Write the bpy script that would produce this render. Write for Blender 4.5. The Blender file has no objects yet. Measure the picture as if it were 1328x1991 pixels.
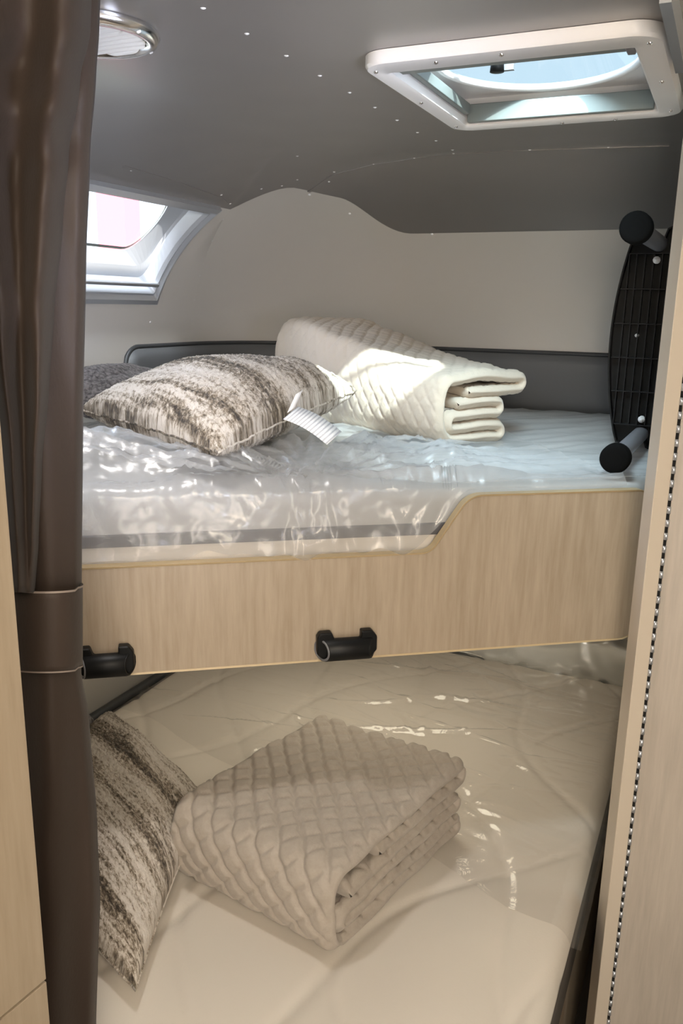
import bpy, bmesh, math, random
from mathutils import Vector, Matrix, noise
random.seed(4)
sc = bpy.context.scene
# ---------------- camera ----------------
F = 1600.0; H = 1.62
cam = bpy.data.cameras.new('camera'); co = bpy.data.objects.new('camera', cam); sc.collection.objects.link(co)
cam.sensor_fit = 'VERTICAL'; cam.sensor_height = 36; cam.lens = F/1991*36; cam.clip_start = .02
RM = Matrix.Rotation(math.pi/2-math.radians(14), 3, 'X') @ Matrix.Rotation(math.radians(1.08), 3, 'Z')
co.matrix_world = Matrix.Translation((0, 0, H)) @ RM.to_4x4()
sc.camera = co
# ---------------- world, sun, lamps ----------------
w = bpy.data.worlds.new('world'); sc.world = w; w.use_nodes = True
w.node_tree.nodes['Background'].inputs[0].default_value = (.80, .90, 1.0, 1)
w.node_tree.nodes['Background'].inputs[1].default_value = 2.2
def light(name, kind, loc, target, energy, color, size=None, size_y=None, spread=None):
    l = bpy.data.lights.new(name, kind); o = bpy.data.objects.new(name, l); sc.collection.objects.link(o)
    o.location = loc; l.energy = energy; l.color = color
    o.rotation_euler = (Vector(target)-Vector(loc)).to_track_quat('-Z', 'Y').to_euler()
    if kind == 'AREA':
        l.size = size
        if size_y: l.shape = 'RECTANGLE'; l.size_y = size_y
        if spread: l.spread = math.radians(spread)
    return o
sun = light('sun', 'SUN', (.6, -1, 6), (0, 0, 0), 34, (1.0, .97, .9))
SUN_DIR = Vector((-.20, .58, -.50)); sun.rotation_euler = SUN_DIR.to_track_quat('-Z', 'Y').to_euler(); sun.data.angle = math.radians(1.2)
light('assumed_rear_lamp_light', 'AREA', (.05, -.25, 1.92), (-.1, 1.3, .55), 24, (1.0, .86, .68), .5)  # unseen warm ceiling lamp, assumed behind the camera
light('rear_fill_light', 'AREA', (.0, -1.0, 1.05), (0, 1.6, .8), 34, (1.0, .92, .82), 1.0, 1.3)  # added wide fill behind the camera, no doorway is built there
light('under_bunk_fill_light', 'AREA', (.05, 1.85, 1.128), (.0, 1.7, .55), 3.6, (1.0, .92, .74), .5)  # added fill under the platform, lifts the dark back of the lower bunk
light('overhead_hatch_fill_light', 'AREA', (.10, .20, 3.7), (.30, 1.42, 2.0), 1100, (.88, .95, 1.0), 1.6)  # added lamp above the hatch, kept out of view, brightens the upper bed
light('window_fill_light', 'AREA', (-1.37, 2.05, 2.35), (.1, 1.75, 1.55), 24, (.70, .80, 1.0), .6)  # added cool lamp outside, unseen above the window, boosts its light
light('aisle_fill_light', 'AREA', (.46, .45, 1.5), (-.62, 1.7, 1.9), 2.2, (.72, .80, 1.0), .25, None, 60)  # added cool fill standing mid-room, brightens the left ceiling
light('bunk_lamp_light', 'AREA', (-.345, 1.172, 1.937), (-.345, 1.172, 1), 3.5, (1.0, .96, .92), .08)
vs = sc.view_settings; vs.view_transform = 'Standard'; vs.look = 'None'; vs.exposure = 0; vs.gamma = 1; vs.use_curve_mapping = False

# ---------------- helpers ----------------
def ray(x, y): return RM @ Vector(((x-664)/F, -(y-995.5)/F, -1))
def atz(x, y, z):
    d = ray(x, y); return Vector((0, 0, H))+d*((z-H)/d.z)
def aty(x, y, Y):
    d = ray(x, y); return Vector((0, 0, H))+d*(Y/d.y)
PH = math.radians(24.5)
MV = Vector((math.cos(PH), -math.sin(PH), 0)); NV = Vector((math.sin(PH), math.cos(PH), 0)); UP = Vector((0, 0, 1))
def T(m, n, z): return MV*m+NV*n+UP*z          # trailer axes -> world
def mesh(name, verts, faces, mat, parent=None, smooth=True, kind=None, solid=None):
    me = bpy.data.meshes.new(name); me.from_pydata([tuple(v) for v in verts], [], faces); me.validate(); me.update()
    bm = bmesh.new(); bm.from_mesh(me); bmesh.ops.recalc_face_normals(bm, faces=bm.faces); bm.to_mesh(me); bm.free()
    return link(name, me, mat, parent, smooth, kind)
def link(name, me, mat, parent=None, smooth=True, kind=None):
    o = bpy.data.objects.new(name, me); sc.collection.objects.link(o)
    if mat: me.materials.append(mat)
    me.polygons.foreach_set('use_smooth', [smooth]*len(me.polygons))
    if parent:
        o.parent = parent; o.matrix_parent_inverse = Matrix.Translation(-parent.location)
    if kind: o['kind'] = kind
    return o
def bmobj(name, bm, mat, parent=None, smooth=False, kind=None):
    me = bpy.data.meshes.new(name); bmesh.ops.recalc_face_normals(bm, faces=bm.faces); bm.to_mesh(me); bm.free()
    return link(name, me, mat, parent, smooth, kind)
def thing(name, loc, label, cat, group=None, kind=None):
    o = bpy.data.objects.new(name, None); sc.collection.objects.link(o); o.location = loc; o.empty_display_size = .05
    o['label'] = label; o['category'] = cat
    if group: o['group'] = group
    if kind: o['kind'] = kind
    bpy.context.view_layer.update()
    return o
def tag(o, label, cat, group=None):
    o['label'] = label; o['category'] = cat
    if group: o['group'] = group
    return o
def bevel(o, wd, seg=3):
    b = o.modifiers.new('bevel', 'BEVEL'); b.width = wd; b.segments = seg; b.limit_method = 'ANGLE'; b.angle_limit = math.radians(35)
    o.data.polygons.foreach_set('use_smooth', [True]*len(o.data.polygons))
    ws = o.modifiers.new('wn', 'WEIGHTED_NORMAL'); ws.keep_sharp = True
    return o
def grid(P, closed_u=False, closed_v=False):
    """P[i][j] -> verts, faces"""
    nu, nv = len(P), len(P[0]); vs_ = [p for r in P for p in r]; fs = []
    for i in range(nu if closed_u else nu-1):
        for j in range(nv if closed_v else nv-1):
            a, b = i*nv+j, i*nv+(j+1) % nv; c, d = ((i+1) % nu)*nv+(j+1) % nv, ((i+1) % nu)*nv+j
            fs.append((a, b, c, d))
    return vs_, fs
def prism(poly, d):
    """poly: list of 3D points, extruded by vector d"""
    n = len(poly); v = [Vector(p) for p in poly]+[Vector(p)+d for p in poly]
    f = [tuple(range(n)), tuple(range(2*n-1, n-1, -1))]+[(i, (i+1) % n, n+(i+1) % n, n+i) for i in range(n)]
    return v, f
def box(c, ax, ay, az):
    """centre and three half axis vectors"""
    c, ax, ay, az = map(Vector, (c, ax, ay, az))
    v = [c+sx*ax+sy*ay+sz*az for sx in (-1, 1) for sy in (-1, 1) for sz in (-1, 1)]
    return v, [(0, 1, 3, 2), (4, 6, 7, 5), (0, 4, 5, 1), (2, 3, 7, 6), (0, 2, 6, 4), (1, 5, 7, 3)]
def frame_of(d):
    d = Vector(d).normalized(); a = d.cross(UP)
    if a.length < 1e-3: a = Vector((1, 0, 0))
    a.normalize(); return a, a.cross(d).normalized()
def tube(p0, p1, prof, n=24):
    """lathe: prof list of (t along, radius)"""
    p0, p1 = Vector(p0), Vector(p1); d = p1-p0; a, b = frame_of(d); P = []
    for t, r in prof:
        P.append([p0+d*t+(a*math.cos(2*math.pi*k/n)+b*math.sin(2*math.pi*k/n))*max(r, 1e-5) for k in range(n)])
    return grid(P, False, True)
def rrect(m0, m1, n0, n1, r, k=6):
    pts = []
    for cx, cy, a0 in ((m1-r, n1-r, 0), (m0+r, n1-r, 90), (m0+r, n0+r, 180), (m1-r, n0+r, 270)):
        for i in range(k+1):
            a = math.radians(a0+90*i/k); pts.append((cx+r*math.cos(a), cy+r*math.sin(a)))
    return pts
def sstep(a, b, x):
    t = max(0, min(1, (x-a)/(b-a))); return t*t*(3-2*t)

# ---------------- materials ----------------
def mat(name, col, rough=.5, metal=0, spec=.5, **k):
    m = bpy.data.materials.new(name); m.use_nodes = True; b = m.node_tree.nodes['Principled BSDF']
    b.inputs['Base Color'].default_value = (*col, 1); b.inputs['Roughness'].default_value = rough; b.inputs['Metallic'].default_value = metal
    b.inputs['Specular IOR Level'].default_value = spec
    for kk, v in k.items(): b.inputs[kk.replace('_', ' ')].default_value = v
    return m
def N(m, t, **k):
    n = m.node_tree.nodes.new(t)
    for kk, v in k.items(): setattr(n, kk, v)
    return n
def L(m, a, b): m.node_tree.links.new(a, b)
def noise_tex(m, scale, detail=3, stretch=(1, 1, 1), rough=.5, coord='Object', dist=0, rot=(0, 0, 0)):
    tc = N(m, 'ShaderNodeTexCoord'); mp = N(m, 'ShaderNodeMapping'); mp.inputs['Scale'].default_value = stretch; mp.inputs['Rotation'].default_value = rot
    nt = N(m, 'ShaderNodeTexNoise'); nt.inputs['Scale'].default_value = scale; nt.inputs['Detail'].default_value = detail
    nt.inputs['Roughness'].default_value = rough; nt.inputs['Distortion'].default_value = dist
    L(m, tc.outputs[coord], mp.inputs[0]); L(m, mp.outputs[0], nt.inputs[0]); return nt
def ramp(m, src, stops):
    r = N(m, 'ShaderNodeValToRGB'); L(m, src, r.inputs[0]); el = r.color_ramp.elements
    while len(el) < len(stops): el.new(.5)
    for e, (p, c) in zip(el, stops): e.position = p; e.color = (*c, 1)
    return r
def bump(m, src, strength, dist=.01):
    b = N(m, 'ShaderNodeBump'); b.inputs['Strength'].default_value = strength; b.inputs['Distance'].default_value = dist
    L(m, src, b.inputs['Height']); L(m, b.outputs[0], m.node_tree.nodes['Principled BSDF'].inputs['Normal']); return b
def basecol(m, src): L(m, src, m.node_tree.nodes['Principled BSDF'].inputs['Base Color'])

M = {}
m = M['skin'] = mat('shaded_brushed_aluminium_skin', (.315, .298, .285), .34, .55)
nt = noise_tex(m, 2.2, 2); bump(m, nt.outputs[0], .35, .03)
m = M['liner'] = mat('lit_tone_wall_liner', (.61, .575, .53), .42, .12)  # paler tone paints in the lit lower part of the shell
nt = noise_tex(m, 2.0, 2); bump(m, nt.outputs[0], .15, .02)
def wood(name, c1, c2, c3, axis_stretch):
    m = mat(name, c1, .42); a = noise_tex(m, 3.0, 6, axis_stretch, .65, dist=.4)
    b = noise_tex(m, 14, 5, axis_stretch, .6)
    mx = N(m, 'ShaderNodeMath', operation='ADD'); h = N(m, 'ShaderNodeMath', operation='MULTIPLY'); h.inputs[1].default_value = .5
    L(m, a.outputs[0], mx.inputs[0]); L(m, b.outputs[0], mx.inputs[1]); L(m, mx.outputs[0], h.inputs[0])
    r = ramp(m, h.outputs[0], [(.36, c2), (.5, c1), (.64, c3)]); basecol(m, r.outputs[0]); bump(m, b.outputs[0], .05, .002); return m
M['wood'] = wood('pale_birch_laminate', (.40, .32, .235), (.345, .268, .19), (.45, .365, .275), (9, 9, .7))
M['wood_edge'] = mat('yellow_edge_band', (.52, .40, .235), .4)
M['wood_cab'] = wood('dimmed_cabinet_laminate', (.30, .235, .165), (.26, .20, .138), (.33, .262, .188), (9, 9, .7))  # same laminate as the bunk, darkened against strong lamp light
M['door'] = wood('pale_door_laminate', (.47, .41, .345), (.42, .365, .305), (.52, .455, .385), (9, 9, .6))
M['door_edge'] = mat('pale_door_edge', (.60, .52, .42), .4)
m = M['black'] = mat('black_plastic', (.006, .006, .006), .42, spec=.22)
M['rubber'] = mat('black_rubber', (.005, .005, .005), .9, spec=.06)
M['hole'] = mat('painted_recess_shade', (.003, .003, .003), .9)  # near-black tone paints the shade inside sockets and hinge gaps
M['ring'] = mat('grey_socket_rim', (.16, .16, .17), .35)
M['steel'] = mat('dull_grey_tube', (.27, .27, .29), .3, .2)
M['alu'] = mat('bright_aluminium_trim', (.62, .64, .68), .3, .75)
M['chrome'] = mat('bright_chrome', (.8, .8, .82), .18, 1)
M['white'] = mat('white_plastic', (.85, .83, .82), .35)
M['blind'] = mat('grey_green_blind_rail', (.20, .22, .21), .4, .2)
M['headboard'] = mat('grey_vinyl_padding', (.105, .108, .112), .5)
nt = noise_tex(M['headboard'], 160, 2); bump(M['headboard'], nt.outputs[0], .15, .001)
M['piping'] = mat('dark_vinyl_piping', (.04, .042, .045), .45)
m = M['mattress'] = mat('cream_mattress_ticking', (.70, .64, .56), .85, spec=.2)
nt = noise_tex(m, 260, 2); bump(m, nt.outputs[0], .15, .001)
M['mattress_top'] = mat('white_mattress_ticking', (.47, .46, .445), .85, spec=.2)
M['border'] = mat('shade_dark_mattress_border', (.075, .06, .048), .7)  # dark tone paints the shade on the mattress side
M['band'] = mat('dark_grey_mattress_band', (.10, .095, .10), .6)
M['hidden'] = mat('dark_floor_vinyl', (.06, .05, .042), .5)
m = M['curtain'] = mat('dark_taupe_curtain_cloth', (.042, .029, .022), .6, spec=.25, Sheen_Weight=.05)
nt = noise_tex(m, 320, 2, (1, 1, .4)); bump(m, nt.outputs[0], .25, .001)
M['curtain_edge'] = mat('light_curtain_piping', (.26, .21, .18), .5)
m = M['quilt'] = mat('taupe_quilt_cotton', (.405, .355, .30), .8, spec=.25, Sheen_Weight=.15)
nt = noise_tex(m, 60, 5, rough=.7); bump(m, nt.outputs[0], .35, .004)
r = ramp(m, nt.outputs[0], [(.3, (.375, .325, .272)), (.7, (.43, .38, .325))]); basecol(m, r.outputs[0])
m = M['quilt_pale'] = mat('pale_grey_beige_quilt_cotton', (.55, .475, .385), .8, spec=.25, Sheen_Weight=.15)
nt = noise_tex(m, 60, 5, rough=.7); bump(m, nt.outputs[0], .35, .004)
def chenille(name, dark=False):
    m = mat(name, (.5, .45, .4), .9, spec=.15, Sheen_Weight=.2)
    if dark:
        nt = noise_tex(m, 130, 3); r = ramp(m, nt.outputs[0], [(.35, (.06, .055, .055)), (.65, (.22, .20, .20))]); basecol(m, r.outputs[0]); bump(m, nt.outputs[0], .9, .004); return m
    tc = N(m, 'ShaderNodeUVMap')
    def nz(scale, stretch, det, rg):
        mp = N(m, 'ShaderNodeMapping'); mp.inputs['Scale'].default_value = stretch
        n = N(m, 'ShaderNodeTexNoise'); n.inputs['Scale'].default_value = scale; n.inputs['Detail'].default_value = det; n.inputs['Roughness'].default_value = rg; n.inputs['Distortion'].default_value = .3
        L(m, tc.outputs[0], mp.inputs[0]); L(m, mp.outputs[0], n.inputs[0]); return n
    st = nz(4.2, (1, 3.2, 1), 3, .6) if False else nz(2.4, (.30, 3.0, 1), 5, .74)
    fi = nz(52, (.8, 1.1, 1), 4, .8)
    mx = N(m, 'ShaderNodeMix', data_type='FLOAT'); mx.inputs[0].default_value = .40
    L(m, st.outputs[0], mx.inputs[2]); L(m, fi.outputs[0], mx.inputs[3])
    r = ramp(m, mx.outputs[0], [(.40, (.035, .025, .018)), (.445, (.135, .105, .072)), (.485, (.36, .30, .235)), (.525, (.62, .56, .49)), (.66, (.76, .71, .66))])
    basecol(m, r.outputs[0]); bump(m, fi.outputs[0], .8, .006); return m
M['chenille'] = chenille('striped_chenille')
M['dark_knit'] = chenille('charcoal_knit', True)
m = M['tag'] = mat('white_care_label', (.80, .80, .80), .6)
tc = N(m, 'ShaderNodeUVMap'); wv = N(m, 'ShaderNodeTexWave', bands_direction='X'); wv.inputs['Scale'].default_value = 4.2; wv.inputs['Distortion'].default_value = 1.5; wv.inputs['Detail Scale'].default_value = 9
L(m, tc.outputs[0], wv.inputs[0]); r = ramp(m, wv.outputs[1], [(.25, (.50, .51, .54)), (.5, (.82, .82, .82))]); basecol(m, r.outputs[0])
def film(name, haze, hz_col=(.9, .9, .9), gloss=.5, rough=.12, bscale=0, base=.045):
    m = bpy.data.materials.new(name); m.use_nodes = True; nt_ = m.node_tree; nt_.nodes.clear()
    out = N(m, 'ShaderNodeOutputMaterial'); tr = N(m, 'ShaderNodeBsdfTransparent'); tr.inputs[0].default_value = (.985, .985, .985, 1)
    df = N(m, 'ShaderNodeBsdfDiffuse'); df.inputs[0].default_value = (*hz_col, 1); tl = N(m, 'ShaderNodeBsdfTranslucent'); tl.inputs[0].default_value = (*hz_col, 1)
    gl = N(m, 'ShaderNodeBsdfGlossy'); gl.inputs['Roughness'].default_value = rough; gl.inputs[0].default_value = (1, 1, 1, 1)
    a = N(m, 'ShaderNodeMixShader'); a.inputs[0].default_value = .35; L(m, df.outputs[0], a.inputs[1]); L(m, tl.outputs[0], a.inputs[2])
    b = N(m, 'ShaderNodeMixShader'); b.inputs[0].default_value = haze; L(m, tr.outputs[0], b.inputs[1]); L(m, a.outputs[0], b.inputs[2])
    c = N(m, 'ShaderNodeMixShader'); lw = N(m, 'ShaderNodeLayerWeight'); lw.inputs[0].default_value = .5
    pw = N(m, 'ShaderNodeMath', operation='POWER'); pw.inputs[1].default_value = 3.5; L(m, lw.outputs['Facing'], pw.inputs[0]); g = N(m, 'ShaderNodeMath', operation='MULTIPLY_ADD'); g.inputs[1].default_value = gloss; g.inputs[2].default_value = base; L(m, pw.outputs[0], g.inputs[0]); L(m, g.outputs[0], c.inputs[0])
    L(m, b.outputs[0], c.inputs[1]); L(m, gl.outputs[0], c.inputs[2]); L(m, c.outputs[0], out.inputs[0])
    n = noise_tex(m, bscale or 14, 4, (1, 1, 1), .6, dist=1.2)
    bu = N(m, 'ShaderNodeBump'); bu.inputs['Strength'].default_value = .35; bu.inputs['Distance'].default_value = .006; L(m, n.outputs[0], bu.inputs['Height'])
    for q in (gl, lw, df): L(m, bu.outputs[0], q.inputs['Normal'])
    return m
M['film'] = film('milky_plastic_film', .32, (.66, .665, .67), .38, .27)
M['film_clear'] = film('clear_plastic_film', .045, (.9, .88, .84), .35, .13, 11, .09)
def glass(name, col, gloss=.06):
    m = bpy.data.materials.new(name); m.use_nodes = True; m.node_tree.nodes.clear()
    out = N(m, 'ShaderNodeOutputMaterial'); tr = N(m, 'ShaderNodeBsdfTransparent'); tr.inputs[0].default_value = (*col, 1); gl = N(m, 'ShaderNodeBsdfGlossy'); gl.inputs['Roughness'].default_value = .05
    c = N(m, 'ShaderNodeMixShader'); c.inputs[0].default_value = gloss; L(m, tr.outputs[0], c.inputs[1]); L(m, gl.outputs[0], c.inputs[2]); L(m, c.outputs[0], out.inputs[0]); return m
M['film_wrap'] = film('brightened_milky_plastic_film', .45, (.90, .915, .92), .4, .25)  # whiter, denser copy of the film, painting in daylight from the hatch
M['glass'] = glass('window_glass', (.97, .98, 1))
M['dome'] = glass('smoky_roof_dome', (.36, .44, .47), .08)
M['rivet'] = mat('rivet_aluminium', (.92, .92, .93), .3, .3)
M['lens'] = mat('frosted_lamp_lens', (.80, .80, .78), .3)
M['outside_white'] = mat('white_outside_wall', (.85, .87, .9), .8)
M['outside_pink'] = mat('red_outside_wall', (.5, .09, .13), .8)
M['ground'] = mat('outside_ground', (.45, .5, .42), .9)

# ---------------- room shell ----------------
MW, NW, RC, ZB, ZT, IN = -1.5, 2.45, .30, 1.47, 1.96, .60
def prof(th):      # th<=0: straight part, z ; else ellipse angle 0..1
    if th <= 0: return 0.0, ZB+th
    a = th*math.pi/2; return IN*(1-math.cos(a)), ZB+(ZT-ZB)*math.sin(a)
def th_of_z(z): return z-ZB if z <= ZB else math.asin(min(1, (z-ZB)/(ZT-ZB)))/(math.pi/2)
CORN = (MW+RC, NW-RC)
UE = 1.75
def rad(i): return max(RC-.35*i, .18)
def contour(u, i):  # u<0: left wall at n=CORN.n+u ; 0..1 corner ; >1 back wall at m=CORN.m+(u-1)
    r = rad(i)
    if u <= 0: return MW+i, min(CORN[1]+u, NW-i-r)
    if u >= 1: return MW+i+r+(CORN[0]+UE-MW-i-r)*(u-1)/UE, NW-i
    a = u*math.pi/2; return MW+i+r-r*math.cos(a), NW-i-r+r*math.sin(a)
def S(u, th, off=0):
    i, z = prof(th)
    m_, n_ = contour(u, i); a = 0 if u <= 0 else (math.pi/2 if u >= 1 else u*math.pi/2)
    out = Vector((-math.cos(a), math.sin(a)))
    if th <= 0: nh, nz_ = 1, 0
    else:
        b = th*math.pi/2; nh, nz_ = math.cos(b)*(ZT-ZB), math.sin(b)*IN; l = math.hypot(nh, nz_); nh /= l; nz_ /= l
    return T(m_+out.x*nh*off, n_+out.y*nh*off, z+nz_*off)
NWI0, NWI1 = .95, 1.935           # window extent along the left wall
TW0, TW1 = th_of_z(1.632), th_of_z(1.868)
def zb(u):  # tone split height; darker sheet above paints the shading of the curve
    if u <= 0: return 1.872
    if u < .5: return 1.872+(1.925-1.872)*math.sin(u*math.pi)
    if u <= 1: return 1.925-.016*((u-.5)/.5)**1.3
    return 1.909-.083*sstep(-.03, .27, u-1)-(1.909-.083*sstep(-.03, .27, 0)-1.909)
ul = [-3.3, -2.4, -1.8]+[NWI0-CORN[1]+(NWI1-NWI0)*k/12 for k in range(13)]+[-.14, -.07]
uc = [k/16 for k in range(17)]
ub = [1+.02*k for k in range(1, 18)]+[1.45+.1*k for k in range(1, 14)]
U = ul+uc+ub
def sheet(name, us, tf0, tf1, nt_, material, kind='structure', skip=None, extra=None):
    P = [[S(u, tf0(u)+(tf1(u)-tf0(u))*k/nt_) for k in range(nt_+1)] for u in us]
    v, f = grid(P)
    if skip: f = [q for k, q in enumerate(f) if not skip(k//nt_, k % nt_)]
    return mesh(name, v, f, material, kind=kind)
# left wall (with window hole)
rows = [0-ZB+0.0, -.9, -.5, -.2, 0, .12, TW0]+[TW0+(TW1-TW0)*k/8 for k in range(1, 9)]
def wall_rows(us, rows, name, material, skip=None):
    P = [[S(u, t) for t in rows] for u in us]; v, f = grid(P); nr = len(rows)-1
    if skip: f = [q for k, q in enumerate(f) if not skip(us[k//nr], rows[k % nr])]
    o = mesh(name, v, f, material, kind='structure'); return o
e = 1e-6
inwin = lambda u, t: NWI0-CORN[1]-e <= u < NWI1-CORN[1]-e and TW0-e <= t < TW1-e
usl = [u for u in U if u <= 0]; usb = [u for u in U if u >= 0]
wl = wall_rows(usl, rows, 'wall_left', M['liner'], inwin); tag(wl, 'light grey curved wall at left with the window in it', 'wall')
wb = sheet('wall_back', usb, lambda u: -ZB+0.0, lambda u: th_of_z(zb(u)), 60, M['liner']); tag(wb, 'light grey back wall behind both bunks with rounded corner', 'wall')
# upper aluminium sheet, toned darker for the curve's shade, and flat ceiling
HM0, HM1, HN0, HN1 = -.495, -.13, 1.17, 1.58
bm = bmesh.new()
P = [[S(u, (th_of_z(zb(u))-.012 if u > 0 else TW1)*(1-k/26)+k/26, -.0015) for k in range(27)] for u in U]
v, f = grid(P); bv = [bm.verts.new(p) for p in v]
for q in f: bm.faces.new([bv[i] for i in q])
loop = [bv[i*27+26] for i in range(len(U))]
ext = [bm.verts.new(T(*q, ZT-.0015)) for q in [(CORN[0]+U[-1]-1, -1.15), (MW+IN, -1.15)]]
outer = loop+ext
edges = []
for i in range(len(outer)):
    a, b = outer[i], outer[(i+1) % len(outer)]
    edges.append(bm.edges.get((a, b)) or bm.edges.new((a, b)))
hv = [bm.verts.new(T(*q, ZT-.0015)) for q in [(HM0, HN0), (HM1, HN0), (HM1, HN1), (HM0, HN1)]]
for i in range(4): edges.append(bm.edges.new((hv[i], hv[(i+1) % 4])))
bmesh.ops.triangle_fill(bm, use_beauty=True, use_dissolve=False, edges=edges)
ceil = bmobj('ceiling', bm, M['skin'], smooth=True, kind='structure'); tag(ceil, 'satin aluminium ceiling curving down to the walls', 'ceiling')
# overlapping sheet strip lines (thin raised seams follow the rivets)
def shell_hit(px, py):
    d = ray(px, py); o = Vector((0, 0, H)); t = .4
    while t < 5:
        p = o+d*t; m_, n_ = p.dot(MV), p.dot(NV)
        if p.z > ZT: k = (ZT-H)/d.z; return o+d*k, Vector((0, 0, -1))
        i = 0 if p.z < ZB else IN*(1-math.sqrt(max(0, 1-((p.z-ZB)/(ZT-ZB))**2))); r = rad(i); a, b = m_-MW-i, NW-n_-i
        if a < r and b < r: dist = r-math.hypot(r-a, r-b); nn = Vector((r-a, -(r-b))).normalized()
        else: dist = min(a, b); nn = Vector((1, 0)) if a < b else Vector((0, -1))
        if dist <= 0:
            s = max(0, (p.z-ZB)/(ZT-ZB)); c = math.sqrt(max(0, 1-s*s)); nh, nz_ = c*(ZT-ZB), s*IN; l = math.hypot(nh, nz_)
            return p, (MV*nn.x+NV*nn.y)*(nh/l)+UP*(-nz_/l)
        t += .001
    return p, Vector((0, -1, 0))
RV = [(395,13),(480,63),(557,106),(622,145),(680,178),(729,207),(772,232),(812,256),(848,272),(880,290),(578,302),(650,333),(727,318),(806,306),(882,297),
      (1030,290),(1183,285),(578,348),(602,378),(680,415),(255,330),(430,378),(447,395),(508,366),(420,412),(345,486),(275,382),(299,573),(292,626),(640,352),(548,360),(840,455)]
for x, y in RV:
    p, n_ = shell_hit(x, y); r_ = .0046
    mesh('rivet', *tube(p-n_*.001, p+n_*.003, [(0, r_), (.5, r_*.9), (.85, r_*.5), (1, 0)], 10), M['rivet'], ceil)
# seam strip along the ceiling (row of rivets parallel to the left wall) and across
def seam(name, path, wd, tk, material, parent):
    P = []
    for i, (p, n_) in enumerate(path):
        q = path[min(i+1, len(path)-1)][0]-path[max(i-1, 0)][0]; s = q.cross(n_).normalized()
        P.append([p-s*wd, p-s*wd+n_*(tk+.0015), p+s*wd+n_*(tk+.0015), p+s*wd])
    return mesh(name, *grid(P), material, parent, smooth=False)
for pts_ in ([(600, 372), (650, 338), (727, 319), (806, 307), (882, 298), (1030, 291), (1183, 286), (1330, 282)], [(240, 322), (340, 352), (425, 383), (446, 398)]):
    path = []
    for (xa, ya), (xb, yb) in zip(pts_, pts_[1:]):
        for k in range(5): path.append(shell_hit(xa+(xb-xa)*k/5, ya+(yb-ya)*k/5))
    seam('seam_lap', path, .004, .0016, M['skin'], ceil)
# floor, right partition and rear
mesh('floor', *box((0, .8, -.01), (2.6, 0, 0), (0, 2.8, 0), (0, 0, .01)), M['hidden'], smooth=False, kind='structure')['label'] = 'dark vinyl floor below the lower bunk'
bpy.data.objects['floor']['category'] = 'floor'
v, f = box(T(.005, 2.0, .98), MV*.015, NV*.46, UP*.98); tag(mesh('wall_right', v, f, M['liner'], smooth=False, kind='structure'), 'partition at the right end of the bunks', 'wall')
v, f = box(T(.25, -1.0, .98), MV*1.76, NV*.02, UP*.98); tag(mesh('wall_rear', v, f, M['liner'], smooth=False, kind='structure'), 'wall behind the photographer', 'wall')
v, f = box(T(.75, .4, .98), MV*.02, NV*1.4, UP*.98); tag(mesh('wall_aisle', v, f, M['liner'], smooth=False, kind='structure'), 'aisle side wall beyond the door', 'wall')
# ---------------- window in the left wall ----------------
win = thing('window_1', T(-1.42, 1.45, 1.63), 'aluminium framed window in the curved wall above the upper bunk', 'window', kind='structure')
def WS(n_, th, off): return S(n_-CORN[1], th, off)
def wring(name, o0, o1, mat_, r0=.0, r1=.0, prt=win):
    """o0,o1: (n0,n1,t0,t1,off,r) outer and inner rounded rects joined"""
    def loopp(n0, n1, t0, t1, off, r):
        hgt = .36; k = (t1-t0)/hgt if False else 1/ .62   # theta per metre
        pts = []
        R_ = max(r, .0008)
        segs = [((n1-R_), (t1-R_*k), 0), ((n0+R_), (t1-R_*k), 90), ((n0+R_), (t0+R_*k), 180), ((n1-R_), (t0+R_*k), 270)]
        cps = []
        for cx, cy, a0 in segs:
            for i in range(9):
                a = math.radians(a0+90*i/8); cps.append((cx+R_*math.cos(a), cy+R_*k*math.sin(a)))
        # densify the straight runs so the ring follows the curve
        for i, p in enumerate(cps):
            q = cps[(i+1) % len(cps)]; pts.append(p)
            if (i+1) % 9 == 0:
                for s in range(1, 12): pts.append((p[0]+(q[0]-p[0])*s/12, p[1]+(q[1]-p[1])*s/12))
        return [WS(a, b, off) for a, b in pts]
    P = [loopp(*q) for q in (o0 if isinstance(o0, list) else [o0, o1])]
    return mesh(name, *grid(P, False, True), mat_, prt, smooth=False)
a, b, c, d = NWI0-.02, NWI1, TW0-.015, TW1+.004
k_ = 1/.62
wring('window_frame', [(a, b, c, d, .002, .002), (a, b, c, d, -.014, .002), (a+.012, b-.012, c+.018, d-.014, -.018, .004), (a+.02, b-.021, c+.032, d-.022, -.010, .006),
      (a+.026, b-.027, c+.040, d-.028, -.012, .006), (a+.034, b-.034, c+.05, d-.035, -.003, .008)], None, M['alu'])
wring('window_reveal', [(a+.034, b-.034, c+.05, d-.035, -.003, .008), (a+.05, b-.045, c+.075, d-.038, .024, .03), (a+.055, b-.050, c+.11, d-.042, .030, .045), (a+.06, b-.088, c+.150, d-.045, .044, .07)], None, M['alu'])
G0 = (a+.06, b-.088, c+.150, d-.045)
wring('window_gasket', [(*G0, .046, .07), (G0[0]+.006, G0[1]-.006, G0[2]+.01, G0[3]-.01, .044, .065)], None, M['piping'])
P = [[WS(G0[0]+(G0[1]-G0[0])*i/20, G0[2]+(G0[3]-G0[2])*j/10, .050) for j in range(11)] for i in range(21)]
mesh('window_pane', *grid(P), M['glass'], win)
# sill track at the bottom of the window
p0, p1 = WS(a+.02, c+.075, -.014), WS(b-.03, c+.075, -.014)
mesh('sill_rail', *tube(p0, p1, [(0, .0), (0, .006), (1, .006), (1, 0)], 10), M['alu'], win)
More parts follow.
